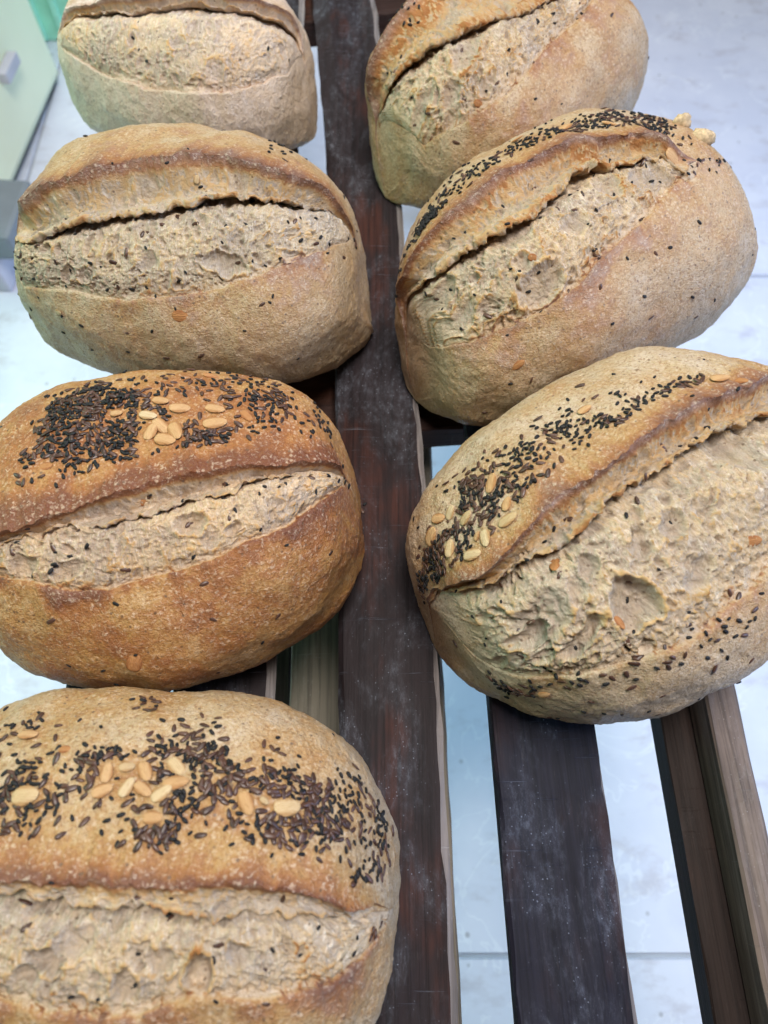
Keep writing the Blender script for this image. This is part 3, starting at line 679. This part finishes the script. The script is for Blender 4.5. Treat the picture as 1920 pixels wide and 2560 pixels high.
# ---------------------------------------------------------------- boards
def board_mesh(name, lx, ly, lz, bevel, edge_mat=False, wob=.0006, seed=0, nseg=40, bow=None):
    """a board centred in x and y, its top at z = 0, with chamfered, slightly uneven long edges"""
    rng = np.random.default_rng(seed)
    prof = [(-lx / 2, -lz), (-lx / 2, -bevel), (-lx / 2 + bevel, 0), (-lx / 4, 0), (0, 0), (lx / 4, 0), (lx / 2 - bevel, 0), (lx / 2, -bevel), (lx / 2, -lz)]
    ys = np.linspace(-ly / 2, ly / 2, nseg + 1); V = []; n = len(prof)
    low = np.cumsum(rng.normal(size=(nseg + 1, n)), 0) * .25 + rng.normal(size=(nseg + 1, n)) * .5
    for i, y in enumerate(ys):
        for j, (x, z) in enumerate(prof):
            k = low[i, j] * wob
            V.append((x + (bow(y) if bow else 0.) + (k if j in (1, 2, 6, 7) else 0), y, z + (k * .4 if 0 < j < n - 1 else 0)))
    F = []; mi = []
    for i in range(nseg):
        for j in range(n):
            a, b = i * n + j, i * n + (j + 1) % n
            F.append((a, b, b + n, a + n)); mi.append(1 if edge_mat and j in (6,) else 0)
    F.append(tuple(range(n))[::-1]); F.append(tuple(range(nseg * n, nseg * n + n))); mi += [0, 0]
    me = bpy.data.meshes.new(name); me.from_pydata(V, [], F); me.update()
    me.polygons.foreach_set('material_index', mi)
    return me


def board(name, lx, ly, lz, mat, loc, rz, parent, bevel=.002, edge=None, seed=0, wob=.0006, nseg=40, bow=None):
    me = board_mesh(name, lx, ly, lz, bevel, edge is not None, wob, seed, nseg, bow)
    me.materials.append(mat)
    if edge is not None: me.materials.append(edge)
    o = link(name, me, None, parent); o.location = loc; o.rotation_euler = (0, 0, rz)
    return o


# ---------------------------------------------------------------- floor
FLOOR = -.46
floor = bpy.data.meshes.new('floor')
floor.from_pydata([(-4, -3, 0), (4, -3, 0), (4, 5, 0), (-4, 5, 0)], [], [(0, 1, 2, 3)]); floor.update()
floor_o = link('floor', floor, plain('grey_grout', (.40, .42, .46), .8)); floor_o.location = (0, 0, FLOOR)
tag(floor_o, 'white glazed tile floor with thin grey joints under the wooden rack', kind='structure')
M_TILE = tile_material()
TX, TY, GAP = 1.0, .90, .0035
bt = .0015
tv = [(-TX / 2, -TY / 2, 0), (TX / 2, -TY / 2, 0), (TX / 2, TY / 2, 0), (-TX / 2, TY / 2, 0)]
tv = [(x * (1 - GAP / TX), y * (1 - GAP / TY), 0) for x, y, _ in tv] + [(x * (1 - (GAP + 2 * bt) / TX), y * (1 - (GAP + 2 * bt) / TY), .004) for x, y, _ in tv]
tile_me = bpy.data.meshes.new('tile')
tile_me.from_pydata(tv, [], [(4, 5, 6, 7), (0, 1, 5, 4), (1, 2, 6, 5), (2, 3, 7, 6), (3, 0, 4, 7)]); tile_me.update()
tile_me.materials.append(M_TILE)
JX, JY = -.59, -.092                                   # one joint crossing, in metres
for i in range(-3, 4):
    for j in range(-2, 4):
        t = link('tile', tile_me, None, floor_o)
        t.location = (JX + (i + .5) * TX, JY + (j + .5) * TY, .0005)

# ---------------------------------------------------------------- the rack the loaves lie on
rack = empty('slatted_rack', (0, 0, FLOOR), 0)
tag(rack, 'dark stained wooden slatted rack carrying the seven loaves', 'rack')
Z0 = -FLOOR
YC, LY = .32, 1.36


def slat(xa, ya, ang, width, mat, seed, th=.017, edge=M_EDGE, top=0.):
    """slat through (xa, ya) along +y turned by ang"""
    a = math.radians(ang)
    x = xa - math.sin(a) * (YC - ya); y = ya + math.cos(a) * (YC - ya)
    return board('slat', width, LY, th, mat, (x, y, Z0 + top), a, rack, .0018, edge, seed, .0008, 90)


# the middle slat has warped sideways with age
board('slat', .0548, LY, .017, M_SLAT, (0, YC, Z0), 0, rack, .0018, M_EDGE, 1, .0008, 90, lambda y: .0058 - .0229 * (y + YC) - .0528 * (y + YC) ** 2 if y + YC > -.2 else .0083)
slat(.0880, .0700, 1.6, .0560, M_SLAT2, 2)
slat(-.0910, .0853, 1.2, .0555, M_SLAT, 3)
slat(-.1527, .0853, 1.2, .0555, M_SLAT2, 4)
# edge rail at the right: pale rail above a dark ledge
board('rail', .0175, LY, .026, M_RAIL, (.1894 - .0055, YC, Z0), math.radians(1.4), rack, .0015, None, 5)
board('ledge', .032, LY, .018, M_DARKRAIL, (.1790 - .0055, YC, Z0 - .0275), math.radians(1.4), rack, .0015, None, 6)
# crossbars under the slats
for k, (yc, w, a) in enumerate(((.294, .058, 94.6), (.757, .05, 101), (-.30, .05, 93))):
    board('crossbar', w, .40, .024, M_BAR, (.006, yc, Z0 - .0185), math.radians(a), rack, .0015, None, 20 + k)
# wide board lower down, below the middle slat
board('lower_board', .1065, .68, .02, M_BEAM, (-.0090, -.03, Z0 - .085), math.radians(1.2), rack, .002, None, 30)
board('lower_board', .020, .68, .05, M_DARKRAIL, (-.0740, -.03, Z0 - .125), math.radians(1.6), rack, .002, None, 31)
# legs, outside what the picture shows, so that the rack stands
for lx in (-.16, .172):
    for ly in (-.28, .92):
        board('leg', .04, .04, Z0 - .047 - .006, M_BAR, (lx - (ly * .025), ly, Z0 - .047), 0, rack, .002, None, 40, 0., 1)

# ---------------------------------------------------------------- loaves
def sub_mesh(name, gr, r0, r1, extra=None):
    """rows r0..r1 of a loaf grid (and an optional second band) as one mesh"""
    P = gr['P']; C = P.shape[1]
    V = []; F = []; SV = []; att = {k: [] for k in ('crumb', 'toast', 'flour', 'relief')}; off = 0
    for a, b in ((r0, r1),) + (() if extra is None else (extra,)):
        n = b - a + 1
        V.append(P[a:b + 1].reshape(-1, 3))
        for k in att: att[k].append(gr[k][a:b + 1].reshape(-1))
        SV.append(gr['surf'][a:b + 1].reshape(-1, 3))
        I = np.arange(n * C).reshape(n, C) + off; off += n * C
        F.append(np.stack([I[:-1, :-1], I[1:, :-1], I[1:, 1:], I[:-1, 1:]], -1).reshape(-1, 4))
    V = np.concatenate(V); F = np.concatenate(F)
    me = bpy.data.meshes.new(name)
    me.vertices.add(len(V)); me.vertices.foreach_set('co', V.astype(np.float32).ravel())
    me.loops.add(len(F) * 4); me.loops.foreach_set('vertex_index', F.astype(np.int32).ravel())
    me.polygons.add(len(F)); me.polygons.foreach_set('loop_start', np.arange(0, len(F) * 4, 4, dtype=np.int32))
    me.update(calc_edges=True); me.validate()
    for k, v in att.items():
        a = me.attributes.new(k, 'FLOAT', 'POINT'); a.data.foreach_set('value', np.concatenate(v).astype(np.float32))
    a = me.attributes.new('surf', 'FLOAT_VECTOR', 'POINT'); a.data.foreach_set('vector', np.concatenate(SV).astype(np.float32).ravel())
    smooth(me)
    return me


def seed_mesh(name, lx, ly, lz, point, segs, rings, flat=0., full=.72):
    """seed lying in x: rounded at one end, drawn to a point at the other"""
    V = [(-lx / 2, 0, 0)]; F = []
    for i in range(1, rings):
        t = i / rings; a = math.pi * t
        r = math.sin(a) ** full; x = -math.cos(a) * lx / 2
        r *= 1 - point * t * t
        for j in range(segs):
            b = 2 * math.pi * j / segs
            cy, cz = math.cos(b), math.sin(b)
            V.append((x, cy * ly / 2 * r, (cz * abs(cz) ** flat) * lz / 2 * r))
    V.append((lx / 2, 0, 0)); last = len(V) - 1
    for j in range(segs): F.append((0, 1 + (j + 1) % segs, 1 + j))
    for i in range(rings - 2):
        for j in range(segs):
            a, b = 1 + i * segs + j, 1 + i * segs + (j + 1) % segs
            F.append((a, b, b + segs, a + segs))
    o = 1 + (rings - 2) * segs
    for j in range(segs): F.append((o + j, o + (j + 1) % segs, last))
    me = bpy.data.meshes.new(name); me.from_pydata(V, [], F); me.update(); smooth(me)
    return me


FLAX = [seed_mesh('flax_seed', .0049 * k, .0025 * k, .0011, .55, 8, 5) for k in (.78, .88, .95, 1., 1.08, 1.16)]
BLACK = [seed_mesh('black_seed', .0031 * k, .00185 * k, .0013, .35, 7, 5) for k in (.75, .85, .95, 1.05, 1.15)]
for me in FLAX: me.materials.append(M_FLAX)
for me in BLACK: me.materials.append(M_BLACK)
PALE_ME = {}
for ti, mat in enumerate(PALES):
    me = seed_mesh('pale_seed', 1., .70, .20, .42, 14, 9, .25, .95); me.materials.append(mat); PALE_ME[ti] = me

from mathutils import Matrix, Vector


SPARE = {}


def place_seed(name, me, parent, pos, nor, dirv, lift, scale=None, tilt=0., roll=0.):
    z = Vector(nor).normalized(); x = Vector(dirv); x = (x - z * x.dot(z))
    if x.length < 1e-6: x = z.orthogonal()
    x.normalize(); y = z.cross(x)
    M = Matrix((x, y, z)).transposed().to_4x4()
    M = M @ Matrix.Rotation(tilt, 4, 'Y') @ Matrix.Rotation(roll, 4, 'X')
    if scale: M = M @ Matrix.Diagonal((*scale, 1))
    M.translation = Vector(pos) + z * lift
    st = SPARE.setdefault((parent.name, name), [0, []])
    st[0] += 1
    if st[0] > 300:                                     # beyond 300 of a kind the rest is one part
        st[1].append((me, M)); return None
    o = bpy.data.objects.new(name, me); COL.objects.link(o)
    o.parent = parent; o.matrix_local = M
    return o


def join_spare(parent):
    for (pn, name), (n, rest) in SPARE.items():
        if pn != parent.name or not rest: continue
        V = []; F = []
        for me, M in rest:
            o = len(V); V += [tuple(M @ v.co) for v in me.vertices]; F += [tuple(i + o for i in p.vertices) for p in me.polygons]
        j = bpy.data.meshes.new(name + '_topping'); j.from_pydata(V, [], F); j.update(); smooth(j)
        j.materials.append(rest[0][0].materials[0])
        tag(link(name + '_topping', j, None, parent), kind='stuff')


def in_poly(x, y, poly):
    r = False
    for (x0, y0), (x1, y1) in zip(poly, poly[1:] + poly[:1]):
        if (y0 > y) != (y1 > y) and x < (x1 - x0) * (y - y0) / (y1 - y0) + x0: r = not r
    return r


def smooth_grid(A, k):
    for _ in range(k):
        B = A.copy()
        B[1:-1, 1:-1] = (A[1:-1, 1:-1] * 2 + A[:-2, 1:-1] + A[2:, 1:-1] + A[1:-1, :-2] + A[1:-1, 2:]) / 6
        A = B
    return A


def make_loaf(key, sp, label, tint):
    gr = loaf_grid(sp)
    root = empty('bread_loaf', (sp['pose'][0], sp['pose'][1], .0015), sp['pose'][2])
    tag(root, label, 'bread', 'seeded loaves on the rack')
    mat = bread_material('bread_' + key, sp['seed'] * .013, tint)
    link('crust', sub_mesh('crust', gr, 0, gr['il'], (gr['io'], gr['R'] - 1)), mat, root)
    link('crumb', sub_mesh('crumb', gr, gr['il'], gr['io']), mat, root)
    P = gr['P']; N = grid_normals(smooth_grid(P, 4))
    rng = random.Random(sp['seed'])
    pts = []                                            # seeds so far
    big = []

    def spread(cands):
        """of a few candidate spots the one farthest from the seeds already there"""
        best = None
        for c, r in cands:
            q = at(gr, P, c, r)
            d = min((float(np.sum((q - o) ** 2)) for o in pts[-260:]), default=1.)
            if big and min(float(np.sum((q - o) ** 2)) for o in big) < .0036 ** 2: d *= .02
            if best is None or d > best[0]: best = (d, c, r, q)
        return best

    for c, r, dx, dy, dz, ln, tone in sp['pale']:
        q, n = at(gr, P, c, r), at(gr, N, c, r)
        ti = 0 if tone < .3 else (1 if tone < .72 else 2)
        wdt = ln * rng.uniform(.92, 1.15) if ln > .007 else ln * 1.2
        place_seed('pumpkin_seed', PALE_ME[ti], root, q, n, (dx, dy, dz), .0009 if tone < .72 else 0., (ln, wdt, max(ln * .85, .006)), rng.uniform(-.12, .12), rng.uniform(-.12, .12))
        for k in (-.32, 0, .32): big.append(q + np.array((dx, dy, dz)) * ln * k)
        for k in (-.3, 0, .3): pts.append(q + np.array((dx, dy, dz)) * ln * k)
    for poly, nb, nf in sp['clusters']:
        cs = [p[0] for p in poly]; rs = [p[1] for p in poly]
        kinds = ['b'] * round(nb * 1.3) + ['f'] * round(nf * 1.15); rng.shuffle(kinds)
        lip_r = gr['il'] / (gr['R'] - 1); back = sum(rs) / len(rs) < lip_r
        # grains of one kind lie together in drifts
        cx, cy = rng.uniform(0, 9), rng.uniform(0, 9)
        for kd in kinds:
            cand = []
            for _ in range(400):
                c, r = rng.uniform(min(cs), max(cs)), rng.uniform(min(rs), max(rs))
                if in_poly(c, r, poly):
                    nz = math.sin(c * 70 + cx) * math.sin(r * 60 + cy)
                    if (nz > -.25) if kd == 'b' else (nz < .35):
                        fz = .016 if rng.random() < .16 else .004
                        r2 = r + rng.gauss(0, fz)
                        if back and r2 > lip_r - .012: continue
                        cand.append((c + rng.gauss(0, fz), r2))
                if len(cand) >= (5 if len(kinds) > 60 else 3): break
            if not cand: continue
            d, c, r, q = spread(cand)
            if big and min(float(np.sum((q - o) ** 2)) for o in big) < .0034 ** 2: continue
            n = at(gr, N, c, r); pts.append(q)
            a = rng.uniform(0, 6.283); dv = (math.cos(a), math.sin(a), rng.uniform(-.3, .3))
            pile = .0007 if d < .0018 ** 2 else 0.
            if kd == 'b': place_seed('black_seed', rng.choice(BLACK), root, q, n, dv, .0004 + pile + rng.uniform(0, .0003), None, rng.uniform(-.3, .3), rng.uniform(-.5, .5))
            else: place_seed('flax_seed', rng.choice(FLAX), root, q, n, dv, .0003 + pile + rng.uniform(0, .0004), None, rng.uniform(-.22, .22), rng.uniform(-.35, .35))
    nb, nf = sp['scatter']
    for i in range(nb + nf):
        for _ in range(60):
            c, r = rng.uniform(.06, .94), rng.uniform(.16, .93)
            n = at(gr, N, c, r)
            wall = gr['il'] / (gr['R'] - 1)
            if n[2] > -.15 and not (r < wall and rng.random() < .45): break
        q = at(gr, P, c, r)
        a = rng.uniform(0, 6.283); dv = (math.cos(a), math.sin(a), rng.uniform(-.6, .6))
        if i < nb: place_seed('black_seed', rng.choice(BLACK), root, q, n, dv, rng.uniform(-.0002, .0004), None, rng.uniform(-.4, .4), rng.uniform(-.5, .5))
        else: place_seed('flax_seed', rng.choice(FLAX), root, q, n, dv, rng.uniform(-.0003, .0003), None, rng.uniform(-.3, .3), rng.uniform(-.3, .3))
    join_spare(root)
    return root


LABELS = {
 'back_left': ('pale floury loaf without seed topping at the back left, smooth wide split', (1.16, 1.13, 1.13)),
 'middle_left': ('golden loaf in the left row with bare back crust and wide torn split', (1., 1., .98)),
 'front_left': ('reddest browned loaf, dense black seed patch beside a flower of five pale seeds', (1.06, .98, .9)),
 'nearest_left': ('nearest loaf at the bottom left, long band of flax and many pale seeds', (1., .99, .97)),
 'back_right': ('tilted loaf at the back right with deep brown torn ear and no pale seeds', (1.0, .96, .92)),
 'middle_right': ('tilted right-row loaf with loose crumbs on its end and black seeds along its ridge', (.98, .95, .92)),
 'front_right': ('front loaf of the right row with rough open split and large round bubble', (.98, .97, .95)),
}
loaf_roots = {k: make_loaf(k, sp, *LABELS[k]) for k, sp in LOAVES.items()}


def lump_mesh(name, size, seed, mat, flat=.6):
    """irregular crumb"""
    rng = np.random.default_rng(seed); V = []; F = []; ns, nr = 14, 9
    for i in range(nr + 1):
        a = math.pi * i / nr
        for j in range(ns):
            b = 2 * math.pi * j / ns
            V.append((math.sin(a) * math.cos(b), math.sin(a) * math.sin(b), math.cos(a)))
    V = np.array(V); off = rng.uniform(0, 50, 3)
    k = 1 + .6 * fbm(V[:, 0] * 1.6 + off[0], V[:, 1] * 1.6 + off[1], V[:, 2] * 1.6 + off[2], seed, 4, .65)
    V = V * k[:, None] * np.array(size) / 2
    for i in range(nr):
        for j in range(ns):
            a, b = i * ns + j, i * ns + (j + 1) % ns
            F.append((a, b, b + ns, a + ns))
    me = bpy.data.meshes.new(name); me.from_pydata(V.tolist(), [], F); me.update(); me.materials.append(mat); smooth(me)
    return me

# ---------------------------------------------------------------- small things and background
M_CRUMB = plain('loose_crumb', (.52, .38, .23), .9, .3, 400, .1)
CRUMBS = (((.0150, .011, .011), 3, 'larger pale crumb clinging to the end of the right-row loaf', CRUMB_A),
          ((.0125, .008, .010), 5, 'smaller pale crumb near the seeds on the right-row loaf', CRUMB_B))
for size, sd, lab, loc in CRUMBS:
    o = link('bread_crumb', lump_mesh('bread_crumb', size, sd, M_CRUMB)); o.location = (loc[0], loc[1], loc[2] - .002)
    tag(o, lab, 'crumb', 'loose crumbs')

M_PANEL = plain('cream_cabinet_panel', (.84, .87, .62), .35, .04, 4)
M_GREY = plain('grey_plastic', (.20, .23, .26), .5, .1, 12)
M_LILAC = plain('pale_lilac_plastic', (.52, .52, .58), .5, .08, 12)
M_MINT = plain('mint_plastic', (.42, .90, .72), .35, .12, 18)
M_TEAL = plain('teal_plastic', (.02, .16, .18), .35, .15, 18)
M_GAP = plain('shadow_gap_dark', (.05, .06, .07), .7)  # near-black colour painting the shadow below the cabinet


def box_mesh(name, lx, ly, lz, bev=.004):
    """chamfered box, base at z = 0, origin at the base's centre"""
    import bmesh
    bm = bmesh.new(); bmesh.ops.create_cube(bm, size=1)
    for v in bm.verts: v.co = Vector((v.co.x * lx, v.co.y * ly, (v.co.z + .5) * lz))
    bmesh.ops.bevel(bm, geom=list(bm.edges), offset=bev, segments=2, profile=.6, affect='EDGES')
    me = bpy.data.meshes.new(name); bm.to_mesh(me); bm.free()
    return me


def box(name, lx, ly, lz, mat, loc, rz, parent=None, bev=.004):
    o = link(name, box_mesh(name, lx, ly, lz, bev), mat, parent); o.location = loc; o.rotation_euler = (0, 0, rz)
    return o


# cream cabinet standing on the floor at the back left
cab = empty('cabinet', (-.800, 1.035, FLOOR + .0045), math.radians(-5.2))
tag(cab, 'cream white cabinet standing on the floor beyond the left row', 'cabinet')
box('body', .40, .50, .80, M_PANEL, (0, 0, .012), 0, cab, .006)
box('shadow_gap', .385, .485, .012, M_GAP, (0, 0, 0), 0, cab, .001)  # dark strip standing in for the shadow gap at the cabinet's base
box('door', .008, .46, .74, M_PANEL, (.2035, 0, .03), 0, cab, .002)
box('handle', .016, .055, .018, M_LILAC, (.2160, .085, .125), 0, cab, .003)
# grey step in front of it
stp = empty('step_stool', (-.640, .785, FLOOR + .0045), math.radians(-4))
tag(stp, 'grey plastic step with pale foot on the floor at the left edge', 'step stool')
box('top', .235, .115, .045, M_GREY, (0, .06, .06), 0, stp, .008)
box('foot', .20, .09, .06, M_LILAC, (-.022, .04, 0), 0, stp, .006)
# mint ribbed crate and teal tray at the back
cr = empty('plastic_crate', (-.50, 1.548, FLOOR + .0045), math.radians(-2))
tag(cr, 'mint green ribbed plastic crate on the floor behind the palest loaf', 'crate')
box('wall', .62, .40, .26, M_MINT, (0, .02, 0), 0, cr, .006)
for k in range(15):
    box('rib', .012, .010, .24, M_MINT, (-.28 + k * .04, -.185, .008), 0, cr, .002)
tr = empty('plastic_tray', (.10, 1.56, FLOOR + .0045), math.radians(4))
tag(tr, 'dark teal plastic tray on the floor seen right of the middle slat', 'tray')
box('base', .42, .26, .02, M_TEAL, (0, 0, 0), 0, tr, .004)
for sx, sy, lx, ly in ((0, -.125, .42, .012), (0, .125, .42, .012), (-.204, 0, .012, .236), (.204, 0, .012, .236)):
    box('rim', lx, ly, .035, M_TEAL, (sx, sy, .0205), 0, tr, .003)
# pale panel added in place of shade and gloss on the right floor
M_PALE = plain('pale_floor_shade', (.60, .65, .64), .5, .05, 6)
bd = empty('floor_shade_panel', (.720, .560, FLOOR + .0045), math.radians(58))
tag(bd, 'pale grey panel standing in for shade and gloss on the floor at the right edge', 'floor shade')
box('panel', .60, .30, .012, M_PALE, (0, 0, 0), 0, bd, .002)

# stray seeds that fell on the middle slat
for kind, me, loc, a, lab in (('black_seed', BLACK[3], (-.0120, .2010, .0009), .7, 'stray black seed on the middle slat beside the most browned loaf'),
                              ('flax_seed', FLAX[3], (-.0138, .1965, .0008), 2.1, 'stray brown flax seed on the middle slat beside the most browned loaf')):
    o = link(kind, me); o.location = loc; o.rotation_euler = (0, 0, a)
    tag(o, lab, 'seed')
